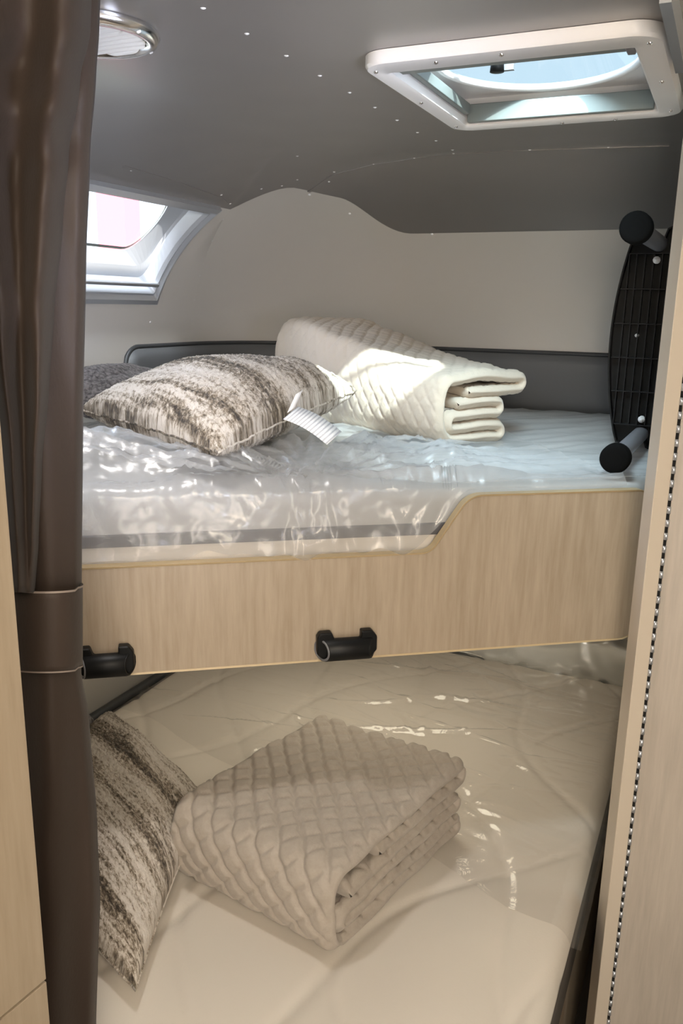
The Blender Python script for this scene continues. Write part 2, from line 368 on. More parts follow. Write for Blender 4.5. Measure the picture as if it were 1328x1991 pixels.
# outside
g = mesh('ground', *box((0, 2, -.9), (60, 0, 0), (0, 60, 0), (0, 0, .02)), M['ground'], smooth=False, kind='structure'); tag(g, 'pale ground outside the window', 'ground')
v, f = box(T(-9.8, 12.0, 2.6), MV*.30, NV*.2, UP*3.5); tag(mesh('building', v, f, M['outside_pink'], smooth=False), 'pinkish red building front seen outside through the window', 'building')

# ---------------- roof hatch ----------------
hatch = thing('roof_hatch', T(-.31, 1.375, 1.96), 'white framed square roof vent with round clear dome in the ceiling', 'roof vent')
OM0, OM1, ON0, ON1 = -.508, -.112, 1.135, 1.60; IM0, IM1, IN0, IN1 = -.478, -.150, 1.185, 1.562
def hring(name, loops, mt, smooth=False, bev=None):
    P = [[T(x, y, z) for x, y in rrect(m0, m1, n0, n1, r, 8)] for (m0, m1, n0, n1, r, z) in loops]
    return mesh(name, *grid(P, False, True), mt, hatch, smooth)
o = hring('flange', [(OM0, OM1, ON0, ON1, .04, 1.958), (OM0, OM1, ON0, ON1, .04, 1.945), (OM0+.003, OM1-.003, ON0+.003, ON1-.003, .038, 1.941), (IM0-.004, IM1+.004, IN0-.004, IN1+.004, .008, 1.940), (IM0, IM1, IN0, IN1, .006, 1.943), (IM0, IM1, IN0, IN1, .006, 1.955)], M['white'], True)
o.data.set_sharp_from_angle(angle=math.radians(40))
CM, CN, CR, CZ = -.315, 1.378, .158, 1.990
hring('well', [(IM0, IM1, IN0, IN1, .006, 1.955), (IM0-.012, IM1+.015, IN0-.01, IN1+.012, .012, CZ)], M['white'])
# top plate with round hole
bm = bmesh.new(); sq = [bm.verts.new(T(x, y, CZ)) for x, y in rrect(IM0-.014, IM1+.017, IN0-.012, IN1+.02, .012, 4)]
cr = [bm.verts.new(T(CM+CR*math.cos(t*math.pi/24), CN+CR*1.08*math.sin(t*math.pi/24), CZ)) for t in range(48)]
es = [bm.edges.new((l[i], l[(i+1) % len(l)])) for l in (sq, cr) for i in range(len(l))]
bmesh.ops.triangle_fill(bm, use_beauty=True, use_dissolve=False, edges=es); bmobj('top_plate', bm, M['white'], hatch)
def cring(name, prof_, mt):
    P = [[T(CM+r*math.cos(t*math.pi/32), CN+r*1.08*math.sin(t*math.pi/32), z) for t in range(64)] for r, z in prof_]
    return mesh(name, *grid(P, False, True), mt, hatch)
cring('round_rim', [(CR+.001, CZ+.002), (CR+.001, CZ-.003), (CR-.003, CZ-.005), (CR-.007, CZ-.002), (CR-.008, CZ+.006)], M['white'])
cring('dome', [(CR-.009, CZ+.004), (CR-.03, CZ+.035), (CR*.6, CZ+.075), (CR*.3, CZ+.085), (.001, CZ+.088)], M['dome'])
def hbox(name, m0, m1, n0, n1, z0, z1, mt, bv=.002):
    v, f = box(T((m0+m1)/2, (n0+n1)/2, (z0+z1)/2), MV*(m1-m0)/2, NV*(n1-n0)/2, UP*(z1-z0)/2); return bevel(mesh(name, v, f, mt, hatch, False), bv)
hbox('blind_rail', IM0+.006, IM1-.002, IN0+.012, IN0+.034, 1.946, 1.962, M['blind'])
hbox('blind_rail', IM0+.006, IM1-.006, IN1-.016, IN1-.003, 1.945, 1.975, M['blind'])
hbox('rail_end_cap', IM1-.012, IM1-.001, IN0+.010, IN0+.036, 1.942, 1.962, M['ring'])
hbox('side_rail', IM0+.001, IM0+.012, IN0+.02, IN1-.02, 1.957, 1.975, M['blind'])
kb = T(-.370, 1.355, 1.995)
mesh('crank_knob', *tube(kb-UP*.022, kb+UP*.03, [(0, 0), (0, .011), (.25, .010), (.55, .006), (1, .005)], 20), M['black'], hatch)
v, f = box(T(-.36, 1.372, 1.99), MV*.012, NV*.004, UP*.012); mesh('crank_arm', v, f, M['ring'], hatch, False)
v, f = box(T(CM, CN+.02, CZ+.035), MV*(CR-.01), NV*.006, UP*.004); mesh('dome_crossbar', v, f, M['white'], hatch, False)
for mm, nn in [(-.493, 1.17), (-.493, 1.36), (-.493, 1.55), (-.31, 1.152), (-.13, 1.17), (-.13, 1.36), (-.13, 1.55), (-.31, 1.582), (-.40, 1.155), (-.22, 1.583)]:
    p = T(mm, nn, 1.9395); mesh('screw', *tube(p+UP*.002, p-UP*.0022, [(0, .0035), (.6, .0033), (1, 0)], 10), M['chrome'], hatch)
# unseen roof sheet added outside so that the sun enters only through the opening
bm = bmesh.new(); o1 = [bm.verts.new(T(x, y, 2.0)) for x, y in [(-1.19, -3.0), (3.0, -3.0), (3.0, 2.5), (-1.19, 2.5)]]
i1 = [bm.verts.new(T(CM+(CR+.02)*math.cos(t*math.pi/12), CN+(CR+.03)*math.sin(t*math.pi/12), 2.0)) for t in range(24)]
es = [bm.edges.new((l[i], l[(i+1) % len(l)])) for l in (o1, i1) for i in range(len(l))]
bmesh.ops.triangle_fill(bm, use_beauty=True, use_dissolve=False, edges=es)
rf = [v for v in bm.verts]
o = bmobj('ceiling_sun_block', bm, M['white'], kind='structure'); tag(o, 'unseen sheet added above the ceiling to block stray sun', 'roof')

# ---------------- round ceiling lamp ----------------
lc = Vector((-.332, 1.172, 1.958))
lamp = thing('ceiling_lamp', lc, 'round chrome rimmed ceiling lamp with ribbed frosted lens beside the curtain', 'lamp')
o = mesh('rim', *tube(lc, lc-UP*.014, [(0, .085), (.3, .086), (.8, .082), (1.0, .076), (1.0, .071), (.6, .067), (.4, .066)], 48), M['chrome'], lamp)
P = []
for i in range(97):
    x = -.067+.134*i/96; w_ = math.sqrt(max(1e-9, .067**2-x*x)); P.append([lc-UP*(.006+.006*abs(math.sin(i*math.pi/10)))+NV*x+MV*w_*s for s in (-1, -.5, 0, .5, 1)])
mesh('lens', *grid(P), M['lens'], lamp)
for a_ in (60, 180, 300, 355):
    p = lc+MV*.079*math.cos(math.radians(a_))+NV*.079*math.sin(math.radians(a_))-UP*.011
    mesh('screw', *tube(p+UP*.003, p-UP*.003, [(0, .004), (.7, .0035), (1, 0)], 10), M['rivet'], lamp)
# rail at the top right
v, f = box(T(-.100, 1.14, 1.945), MV*.006, NV*.14, UP*.015); tag(mesh('trim_1', v, f, M['alu'], smooth=False, kind='structure'), 'metal track on the ceiling at the right', 'track')

# ---------------- headboard ----------------
hb = thing('headboard_pad', T(-.8, 2.43, 1.34), 'grey padded vinyl strip running along the wall behind the upper bunk', 'headboard')
def hb_sec(u, z0, z1, tk):
    r = []; n_ = 12
    for k in range(n_+1):
        a = math.pi*k/n_; z = z0+(z1-z0)*k/n_
        e_ = min(1, math.sqrt(max(0, 1-abs(2*k/n_-1)**5)))
        r.append(S(u, z-ZB if z < ZB else th_of_z(z), -.004-tk*e_))
    return r
u0, u1 = 1.83-CORN[1], 2.33
us = []; k = u0
while k < 0: us.append(k); k += .008 if k < u0+.06 else .03
us += [i/12 for i in range(13)]; k = 1.05
while k < u1: us.append(k); k += .06
Z0, Z1 = 1.325, 1.502
def ztop(u): d_ = u-u0; R_ = .055; return Z1 if d_ > R_ else Z1-R_+math.sqrt(max(0, R_*R_-(R_-d_)**2))
v, f = grid([hb_sec(u, Z0, ztop(u), .024*min(1, .3+(u-u0)/.03)) for u in us]); mesh('pad', v, f, M['headboard'], hb)
pp = [(u, ztop(u)) for u in us]; pp = [(u0, 1.33), (u0, 1.38), (u0, 1.42)]+pp
P = []
for i, (u, z) in enumerate(pp):
    c = S(u, z-ZB if z < ZB else th_of_z(z), -.006); q = pp[min(i+1, len(pp)-1)]; p_ = pp[max(i-1, 0)]
    g1 = S(q[0], q[1]-ZB if q[1] < ZB else th_of_z(q[1]), -.006)-S(p_[0], p_[1]-ZB if p_[1] < ZB else th_of_z(p_[1]), -.006)
    a_, b_ = frame_of(g1); P.append([c+(a_*math.cos(t*math.pi/4)+b_*math.sin(t*math.pi/4))*.0065 for t in range(8)])
mesh('piping', *grid(P, False, True), M['piping'], hb)

# ---------------- bunk front panel ----------------
PA, PB = Vector((-.433, 1.293, 0)), Vector((.556, 1.510, 0)); PD = (PB-PA).normalized(); PN = Vector((-PD.y, PD.x, 0))   # PN points back
def PP(s, z, d=0): return PB-PD*s+PN*d+UP*z      # s: metres from right end
def arcs(pts, k=6):
    """2D polygon with rounded corners: (x,y,r)"""
    out = []
    n = len(pts)
    for i in range(n):
        p0, p1, p2 = Vector(pts[i-1][:2]), Vector(pts[i][:2]), Vector(pts[(i+1) % n][:2]); r = pts[i][2]
        if r <= 0: out.append(tuple(p1)); continue
        a = (p0-p1).normalized(); b = (p2-p1).normalized(); ang = a.angle(b); t = r/math.tan(ang/2)
        c = p1+(a+b).normalized()*(r/math.sin(ang/2)); s0 = p1+a*t-c; s1 = p1+b*t-c
        a0 = math.atan2(s0.y, s0.x); a1 = math.atan2(s1.y, s1.x); da = (a1-a0+math.pi) % (2*math.pi)-math.pi
        out += [(c.x+r*math.cos(a0+da*q/k), c.y+r*math.sin(a0+da*q/k)) for q in range(k+1)]
    return out
def s_at(x, y):   # panel parameter for a point of the photo
    d = ray(x, y); k = (PB-Vector((0, 0, 0))).dot(PN)/d.dot(PN); p = Vector((0, 0, H))+d*k; return (PB-p).dot(PD), p.z
sr, zr = s_at(915, 966); sl, zl = s_at(838, 1082)
outl = arcs([(-.035, 1.0, .045), (-.035, 1.294, .035), (sr, 1.294, .045), (sl, 1.190, .035), (1.60, 1.190, 0), (1.60, 1.0, 0)], 8)
bunk = thing('upper_bunk', PP(.8, 1.0), 'pale wooden upper bunk whose front board is high at right and low at left', 'bunk bed')
TK = .018
inner = [(x, y) for x, y in outl]
v, f = prism([PP(x, y, 0) for x, y in outl], PN*TK); mesh('board', v, f, M['wood'], bunk, False)
# edge banding: slightly proud strip along the whole outline
n = len(outl); P = []
for i in range(n):
    x, y = outl[i]; x0, y0 = outl[i-1]; x2, y2 = outl[(i+1) % n]; t = Vector((x2-x0, y2-y0)).normalized(); nn = Vector((t.y, -t.x))
    ix, iy = x-nn.x*.0035, y-nn.y*.0035; ox, oy = x+nn.x*.0012, y+nn.y*.0012
    if i == 0: pass
    P.append([PP(ix, iy, -.0012), PP(ox, oy, .0015), PP(ox, oy, TK-.001), PP(ix, iy, TK+.001)])
mesh('edge_band', *grid(P, True, True), M['wood_edge'], bunk, False)
# bunk platform and side rail
def quad_slab(name, pts, z0, z1, mt, parent, bv=0):
    v, f = prism([p+UP*z0 for p in pts], UP*(z1-z0)); o = mesh(name, v, f, mt, parent, False)
    if bv: bevel(o, bv, 4)
    return o
bl = PP(1.55, 0, .02); br = PP(-.02, 0, .02)
def tm(p): return Vector((p.dot(MV), p.dot(NV)))
LM = tm(bl); RMm = tm(br)
quad_slab('platform', [PP(-.02, 0, .02), PP(1.50, 0, .02), T(-1.47, 1.1, 0), T(-1.47, 2.38, 0), T(-.05, 2.43, 0)], 1.135, 1.168, M['wood'], bunk)
quad_slab('side_rail', [PP(-.045, 0, .02), PP(-.02, 0, .02), T(-.04, 1.74, 0), T(-.025, 1.74, 0)], 1.168, 1.285, M['wood'], bunk)
# black ladder brackets
def bracket(x_left, x_right, y_mid, zc, label):
    s0 = s_at(x_left, y_mid)[0]; s1 = s_at(x_right, y_mid)[0]; sm = (s0+s1)/2; hw = abs(s0-s1)/2
    t = thing('ladder_bracket', PP(sm, zc), label, 'bracket', 'black ladder brackets on the bunk rail')
    Hh = .024
    def Q(x, z, d): return PP(sm-x*hw, zc+z, d)
    poly = arcs([(-1, -.012, 0), (-.72, -Hh, 0), (.80, -Hh, 0), (1, -.010, 0), (1, .016, .0), (.82, .028, 0), (.46, .028, 0), (.46, .012, 0), (-.40, .012, 0), (-.52, .028, 0), (-.90, .028, 0), (-1, .020, 0)], 1)
    v, f = prism([Q(x, z, -.002) for x, z in poly], -PN*.018); bevel(mesh('hook_body', v, f, M['black'], t, False), .003)
    # sleeve: a hollow tube with slanted open ends
    P = []; R0, R1 = .0205, .015
    for (x, r, fl) in [(-.70, R1, -1), (-.96, R1, -1), (-1.0, R0-.001, -1), (-.97, R0, -1), (.97, R0, 1), (1.0, R0-.001, 1), (.96, R1, 1), (.70, R1, 1)]:
        ring = []
        for k in range(28):
            a = 2*math.pi*k/28; dy, dz = math.cos(a), math.sin(a)
            cut = .40*(dy*.5+.5)*(-fl)*(-1)          # ends slanted: front side shorter
            xx = x-fl*.34*(.5+.5*dy)
            ring.append(Q(xx, -.005+dz*r, -.017-dy*r))
        P.append(ring)
    mesh('sleeve', *grid(P, False, True), M['black'], t)
    for fl in (-1, 1):
        P = []
        for k in range(28):
            a = 2*math.pi*k/28; dy, dz = math.cos(a), math.sin(a); xx = fl-fl*.34*(.5+.5*dy); c = Q(xx, -.005+dz*(R0+R1)/2, -.017-dy*(R0+R1)/2)
            o_ = (PP(0, dz, -dy)-PP(0, 0, 0)).normalized()
            P.append([c+(PD*math.cos(q*math.pi/3)+o_*math.sin(q*math.pi/3))*.0024 for q in range(6)])
        mesh('socket_rim', *grid(P, True, True), M['ring'] if fl < 0 else M['black'], t)
        xx = .62*fl; mesh('socket', *grid([[Q(xx, -.005, -.017)]*28, [Q(xx, -.005+math.sin(2*math.pi*k/28)*R1, -.017-math.cos(2*math.pi*k/28)*R1) for k in range(28)]], False, True), M['hole'], t)
    return t
bracket(613, 728, 1255, 1.030, 'black plastic ladder bracket near the middle of the wooden bunk rail')
bracket(150, 262, 1283, 1.030, 'black plastic ladder bracket partly hidden by the curtain')

# ---------------- upper mattress ----------------
um = thing('upper_mattress', T(-.8, 1.7, 1.168), 'white topped mattress with dark grey side band on the upper bunk', 'mattress')
def inset_poly(off):
    return [PP(-.0+off, 0, .032+off), PP(1.50, 0, .032+off), T(-1.46+off, 1.05, 0), T(-1.46+off, 2.20, 0), T(-1.40+off, 2.34-off, 0), T(-1.28, 2.415-off, 0), T(-.07-off, 2.415-off, 0), T(-.07-off, 1.80, 0)]
def crown(p):
    n_ = p.dot(NV); return .035*sstep(1.9, 2.4, n_)
def matt_slab(name, polyf, z0, z1, mt, parent, r, topf=None):
    """loft from polygon rings with a rounded top edge, top filled as grid of rings"""
    rings = []
    def dens(pts):
        out = []
        for i, p in enumerate(pts):
            q = pts[(i+1) % len(pts)]; kk = max(1, int((q-p).length/.05))
            for s in range(kk): out.append(p.lerp(q, s/kk))
        return out
    base = dens(polyf(0)); c = sum(base, Vector())/len(base)
    P = [[p+UP*z0 for p in base]]
    for k in range(7):
        a = math.pi/2*k/6; ins = r*(1-math.cos(a)); z = z1-r+r*math.sin(a)
        P.append([p+(c-p).normalized()*ins+UP*(z+(topf(p) if topf else 0)*(k/6)) for p in base])
    for k in range(1, 14):
        g_ = k/13.0
        P.append([(lambda q: q+UP*(z1+(topf(q) if topf else 0)))((p+(c-p).normalized()*r).lerp(c, g_*.999)) for p in base])
    v, f = grid(P, False, True); return mesh(name, v, f, mt, parent)
matt_slab('mattress_core', inset_poly, 1.168, 1.233, M['mattress'], um, .012)
matt_slab('side_band', lambda o: inset_poly(-.003), 1.218, 1.240, M['band'], um, .004)
matt_slab('mattress_top', inset_poly, 1.236, 1.300, M['mattress_top'], um, .022, crown)

# ---------------- lower mattress ----------------
lm = thing('lower_mattress', T(-.8, 1.5, .34), 'cream quilted mattress filling the lower bunk', 'mattress')
ML0, ML1, MN0, MN1 = -1.41, -.130, .74, 2.415
def quiltline(m_, n_):
    # wandering stitched lines that cross in large wavy lozenges
    w1 = (m_+.06*math.sin(n_*7.5)+n_*.55)/.30; w2 = (m_-.05*math.sin(n_*8.2+1)-n_*.55)/.30
    d1 = abs((w1 % 1)-.5)*.30; d2 = abs((w2 % 1)-.5)*.30
    return -.0055*(math.exp(-(d1/.011)**2)+math.exp(-(d2/.011)**2))+.006*noise.noise(Vector((m_*5, n_*5, 0)))
def lowtop(m_, n_):
    z = .55+quiltline(m_, n_); e_ = min(m_-ML0, ML1-m_, MN1-n_, n_-MN0)
    if e_ < .04: z -= .04-math.sqrt(max(0, .04**2-(.04-e_)**2))
    return z
P = []; NI, NJ = 150, 210
def cround(m_, n_):   # rounded plan corner at the back left
    r = .30; cx, cy = ML0+r, MN1-r
    if m_ < cx and n_ > cy:
        u_, v_ = (cx-m_)/r, (n_-cy)/r; k = max(u_, v_)
        if k > 0: l = math.hypot(u_, v_); s = k/l; return cx-u_*r*s, cy+v_*r*s
    return m_, n_
for i in range(NI+1):
    a = i/NI; a = a-.0; m_ = ML0+(ML1-ML0)*(.5-.5*math.cos(math.pi*a))*.35+(ML1-ML0)*a*.65; row = []
    for j in range(NJ+1):
        b = j/NJ; n_ = MN0+(MN1-MN0)*(.35*(.5-.5*math.cos(math.pi*b))+.65*b); mm, nn = cround(m_, n_); row.append(T(mm, nn, lowtop(m_, n_)))
    P.append(row)
v, f = grid(P)
ring = [i*(NJ+1) for i in range(NI+1)]+[NI*(NJ+1)+j for j in range(1, NJ+1)]+[i*(NJ+1)+NJ for i in range(NI-1, -1, -1)]+[j for j in range(NJ-1, 0, -1)]
mesh('mattress_body', v, f, M['mattress'], lm)
P = [[Vector((v[i].x, v[i].y, z)) for i in ring] for z in (.512, .50, .40)]
sv, sf = grid(P, False, True); sf.append(tuple(2*len(ring)+k for k in range(len(ring)))); mesh('side_border', sv, sf, M['border'], lm)
pth = [T(ML0-.006, MN0+(MN1-.3-MN0)*k/20, .548) for k in range(21)]+[T(ML0+.3-.304*math.cos(a*math.pi/24), MN1-.3+.304*math.sin(a*math.pi/24), .548) for a in range(1, 13)]+[T(ML0+.3+(ML1-.02-ML0-.3)*k/20, MN1+.004, .535) for k in range(1, 21)]
P = []
for i, c in enumerate(pth):
    a_, b_ = frame_of(pth[min(i+1, len(pth)-1)]-pth[max(i-1, 0)]); P.append([c+(a_*math.cos(t*math.pi/4)+b_*math.sin(t*math.pi/4)*1.2)*.012 for t in range(8)])
mesh('edge_piping', *grid(P, False, True), M['piping'], lm)
bb = thing('lower_bunk', T(-.7, 1.5, 0), 'wooden lower bunk box holding the lower mattress', 'bunk bed')
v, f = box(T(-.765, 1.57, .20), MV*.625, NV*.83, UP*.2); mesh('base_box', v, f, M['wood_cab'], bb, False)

# ---------------- plastic film ----------------
def ridge(x, y, s, seed):
    n_ = noise.noise(Vector((x*s+seed, y*s-seed, seed))); return 1-abs(n_)*2
def crease(p, o, ang_f, seed, amp):
    """fan of creases radiating from point o"""
    d = p-o; r = math.hypot(d.x, d.y); a = math.atan2(d.y, d.x)
    k = noise.noise(Vector((a*ang_f, r*1.6, seed))); k2 = noise.noise(Vector((a*ang_f*2.3, r*3, seed+5)))
    return amp*((1-abs(k)*2.6)+.45*(1-abs(k2)*2.6))*min(1, .25+r*3)
NI, NJ = 260, 190; P = []
fan = PP(.62, 0, .03)
for i in range(NI+1):
    s = .02+1.40*i/NI; row = []
    hump = .062*math.exp(-((s-1.10)/.24)**2)*(1+.35*noise.noise(Vector((s*9, 1, 1))))+.035*math.exp(-((s-.55)/.16)**2)+.02*math.exp(-((s-.80)/.07)**2)
    depth = .70+.25*sstep(.3, .9, s)
    hang = .112+.016*noise.noise(Vector((s*7, 3, 0)))+.014*noise.noise(Vector((s*23, 9, 0)))
    hang = .006+(hang-.006)*sstep(sr, sl+.03, s)
    for j in range(NJ+1):
        t = j/NJ; L_ = hang+.03+depth; q = t*L_
        if q < hang: base = PP(s, 1.305-(hang-q)*.98, .022-.004*sstep(0, .1, hang-q)); nrm = -PN*.8+UP*.3
        else:
            y_ = q-hang; base = PP(s, 1.305, .022+y_); base.z = 1.305+crown(base); nrm = UP
        x_, y_ = s, q
        fr = 1-sstep(.30, .55, q); c = (.35+.65*fr)*(crease(base, fan, 6.5, 2.7, .018)+.009*ridge(x_, y_, 6.5, 4)+.005*ridge(x_, y_, 17, 8)+.0025*ridge(x_, y_, 40, 2))
        h_ = hump*sstep(0, .16, q-hang+.03)*(1-sstep(.16, .42, q-hang)) if q > hang-.03 else 0
        amp = 1 if q > hang else .9
        edge = sstep(0, .03, L_-q)
        dm = -1.43-base.dot(MV)
        if dm > 0: base = base+MV*dm
        row.append(base+nrm*(max(.001, .006+c*amp*(1.2 if s > .3 else .35+.65*sstep(.1, .3, s)))*edge+.002)+UP*h_+(-PN)*(.007*noise.noise(Vector((s*30, q*20, 1)))*(1-sstep(0, .08, q))))
    P.append(row)
pf = mesh('plastic_sheet', *grid(P), M['film'], None); tag(pf, 'milky crumpled plastic film draped over the front of the upper mattress', 'plastic sheet')
# flatter film over the rest of the upper mattress
P = []
for i in range(121):
    row = []
    for j in range(121):
        m_ = -1.40+1.29*i/120; n_ = 1.42+.97*j/120; p = T(m_, n_, 0); lim = (p-PB).dot(PN)
        if lim < .06: p = p+PN*(.06-lim)
        st = 1-abs(noise.noise(Vector((m_*2.2+n_*2.0, (n_*1.0-m_*.8)*16, 2))))*2.5
        row.append(p+UP*(1.302+crown(p)+.004+.0035*max(0, st)+.002*ridge(m_, n_, 7, 3)))
    P.append(row)
pf2 = mesh('plastic_wrap', *grid(P), M['film_wrap'], None); tag(pf2, 'smooth streaked plastic film pulled flat over the upper mattress behind the ladder', 'plastic sheet')
# film over the back half of the lower mattress, climbing the wall a little
P = []; NI, NJ = 220, 200
for i in range(NI+1):
    a = i/NI; row = []
    for j in range(NJ+1):
        b = j/NJ; m_ = -1.38+1.27*a; front = 1.30+.30*(1-a)+.05*noise.noise(Vector((a*5, 0, 3)))
        q = front+(2.56-front)*b; n_ = min(q, 2.375); climb = max(0, q-2.375)
        k1 = max(0, 1-abs(noise.noise(Vector((m_*1.9+.35*n_, n_*7.5-m_*.9, 4))))*7); k2 = max(0, 1-abs(noise.noise(Vector((m_*3.2-.6*n_, n_*13+m_*3, 9))))*6); k3 = max(0, noise.noise(Vector((m_*2.3, n_*2.3, 12)))+.25); c = .002+(.012*k1*k1+.008*k2*k2)*min(1, .25+k3*2.4)+.0018*ridge(m_, n_*2, 6, 2)+.0012*ridge(m_, n_, 22, 2)
        p0 = cround(m_, n_)
        z = .556+quiltline(m_, n_)*.5
        e_ = min(m_-ML0, ML1-m_, 9)
        if e_ < .04: z -= (.04-math.sqrt(max(0, .04**2-(.04-e_)**2)))*.9
        c *= min(1, b*8)
        row.append(T(p0[0], p0[1]+climb*.28, z+max(-.002, c)+climb*.75))
    P.append(row)
pf3 = mesh('plastic_cover', *grid(P), M['film_clear'], None); tag(pf3, 'clear glossy plastic film over the back of the lower mattress', 'plastic sheet')
# plastic bagged roll pushed against the back wall
P = []
for i in range(91):
    m_ = -.72+.60*i/90; row = []; rr = .012+.045*sstep(0, .35, i/90)
    for k in range(20):
        a = 2*math.pi*k/20; r = rr*(1+.32*noise.noise(Vector((m_*9, math.cos(a)*2, math.sin(a)*2)))+.22*noise.noise(Vector((m_*26, math.cos(a)*4, math.sin(a)*4))))
        row.append(T(m_, 2.388+.42*r*math.cos(a), .565+rr*.9+r*math.sin(a)*1.3))
    P.append(row)
M['silver'] = mat('silvery_plastic_bag', (.72, .73, .71), .2, .55)
tag(mesh('plastic_roll', *grid(P, False, True), M['silver']), 'silvery plastic wrapped roll against the wall behind the lower mattress', 'wrapped roll')

# ---------------- pillows ----------------
def pillow(name, corners, thick, mt, label, stripes_uv=(1, 1), n=150, fuzz=.0035, seed=0, sag=None, group=None, nt_=0):
    """corners: c00,c10,c11,c01 ; builds a cushion between them"""
    c00, c10, c11, c01 = corners; ctr = sum(corners, Vector())/4
    t = thing(name, ctr, label, 'pillow', group)
    nrm = (c10-c00).cross(c01-c00).normalized()
    if nrm.z < 0: nrm = -nrm
    verts = []; uvs = []
    def P_(i, j, side):
        u, v_ = i/n, j/n; x, y = 2*u-1, 2*v_-1
        px = x*(1-.045*(1-y*y)); py = y*(1-.045*(1-x*x)); uu, vv = (px+1)/2, (py+1)/2
        b = c00*(1-uu)*(1-vv)+c10*uu*(1-vv)+c11*uu*vv+c01*(1-uu)*vv
        h_ = ((1-x*x)*(1-y*y))
        h_ = max(0, h_)**.37*thick
        wr = noise.noise(Vector((x*2.2+seed, y*2.2, seed)))*.010*min(1, h_/.02)
        fz = fuzz*noise.noise(Vector((x*34, y*34, seed+side)))+fuzz*.7*noise.noise(Vector((x*75, y*75, seed)))
        sd = (h_*.62+wr+fz) if side > 0 else -(h_*.38)+fz
        return b+nrm*sd
    idx = {}; fs = []
    for side in (1, -1):
        for i in range(n+1):
            for j in range(n+1):
                if side < 0 and (i in (0, n) or j in (0, n)): idx[(side, i, j)] = idx[(1, i, j)]; continue
                idx[(side, i, j)] = len(verts); verts.append(P_(i, j, side)); uvs.append((i/n, j/n))
        for i in range(n):
            for j in range(n):
                q = (idx[(side, i, j)], idx[(side, i+1, j)], idx[(side, i+1, j+1)], idx[(side, i, j+1)]); fs.append(q if side > 0 else q[::-1])
    me = bpy.data.meshes.new('cushion'); me.from_pydata([tuple(q) for q in verts], [], fs); me.update()
    uv = me.uv_layers.new(name='UVMap')
    for lp in me.loops: uv.data[lp.index].uv = (uvs[lp.vertex_index][0]*stripes_uv[0]+seed, uvs[lp.vertex_index][1]*stripes_uv[1]+seed)
    o = link('cushion', me, mt, t)
    # seam cord round the rim
    rim = [P_(i, 0, 1) for i in range(0, n, 3)]+[P_(n, j, 1) for j in range(0, n, 3)]+[P_(i, n, 1) for i in range(n, 0, -3)]+[P_(0, j, 1) for j in range(n, 0, -3)]
    P = []
    for i, c in enumerate(rim):
        a_, b_ = frame_of(rim[(i+1) % len(rim)]-rim[i-1]); P.append([c+(a_*math.cos(q*math.pi/3)+b_*math.sin(q*math.pi/3))*.0022 for q in range(6)])
    mv_, mf_ = grid(P, True, True); me2 = bpy.data.meshes.new('seam'); me2.from_pydata([tuple(q) for q in mv_], [], mf_); u2 = me2.uv_layers.new(name='UVMap')
    for lp in me2.loops: u2.data[lp.index].uv = ((lp.vertex_index//6)/40+seed, seed+.3)
    link('seam', me2, mt, t)
    return t, P_
V = Vector
up_p, UPf = pillow('striped_pillow', [V((-.215, 1.40, 1.372)), V((.030, 1.985, 1.425)), V((-.27, 2.16, 1.43)), V((-.565, 1.765, 1.395))], .17, M['chenille'],
       'cream and brown striped chenille pillow lying on the upper bunk', (.6, 1), seed=1.3)
# stripes run across the long axis: rotate the uv of this pillow
uvl = bpy.data.objects[up_p.children[0].name].data.uv_layers[0]
for d_ in uvl.data: x, y = d_.uv; d_.uv = (y, (x-1.3)*1.35+3.1)
lo_p, LPf = pillow('striped_pillow', [V((-.305, 1.055, .588)), V((-.270, 1.535, .602)), V((-.565, 1.84, .64)), V((-.67, 1.35, .66))], .15, M['chenille'],
       'cream and brown striped chenille pillow on the lower mattress beside the curtain', (1, 1), seed=5.2)
uvl = bpy.data.objects[lo_p.children[0].name].data.uv_layers[0]
for d_ in uvl.data: x, y = d_.uv; d_.uv = (y, x*1.15+.37)
gp = atz(205, 775, 1.37)
pillow('grey_pillow', [T(-1.27, 1.42, 1.375), T(-1.20, 1.72, 1.375), T(-1.40, 1.80, 1.43), T(-1.43, 1.42, 1.44)], .11, M['dark_knit'],
       'charcoal knit pillow behind the striped one on the upper bunk', n=60, fuzz=.002, seed=2)
pillow('grey_pillow', [T(-1.27, 1.05, .62), T(-1.29, 1.41, .62), T(-1.42, 1.42, .70), T(-1.42, 1.05, .70)], .11, M['dark_knit'],
       'charcoal knit pillow half hidden behind the curtain on the lower bunk', n=60, fuzz=.002, seed=3)
# care tag on the upper pillow
def ribbon(pts, wd, across, name, mt, parent, uvlen=1.0):
    me = bpy.data.meshes.new(name); vv = []; ff = []
    for p in pts: vv += [tuple(p-across*wd/2), tuple(p+across*wd/2)]
    for i in range(len(pts)-1): ff.append((2*i, 2*i+1, 2*i+3, 2*i+2))
    me.from_pydata(vv, [], ff); uv = me.uv_layers.new(name='UVMap')
    for lp in me.loops: uv.data[lp.index].uv = ((lp.vertex_index//2)/(len(pts)-1)*uvlen, lp.vertex_index % 2)
    o = link(name, me, mt, parent); s = o.modifiers.new('s', 'SOLIDIFY'); s.thickness = .0006; return o
ta = aty(565, 803, 1.56); tb = aty(650, 852, 1.53); ax = (aty(590, 790, 1.58)-aty(560, 812, 1.55)).normalized()
pts = [ta.lerp(tb, k/14)+UP*(.006*math.sin(k/14*math.pi)) for k in range(15)]
ribbon(pts, .046, (aty(668, 836, 1.56)-aty(632, 868, 1.52)).normalized(), 'care_label', M['tag'], up_p)
tc_ = aty(582, 762, 1.60); pts = [tc_.lerp(ta+V((.0, .01, .004)), k/6) for k in range(7)]
ribbon(pts, .022, ax, 'label_tab', M['white'], up_p)

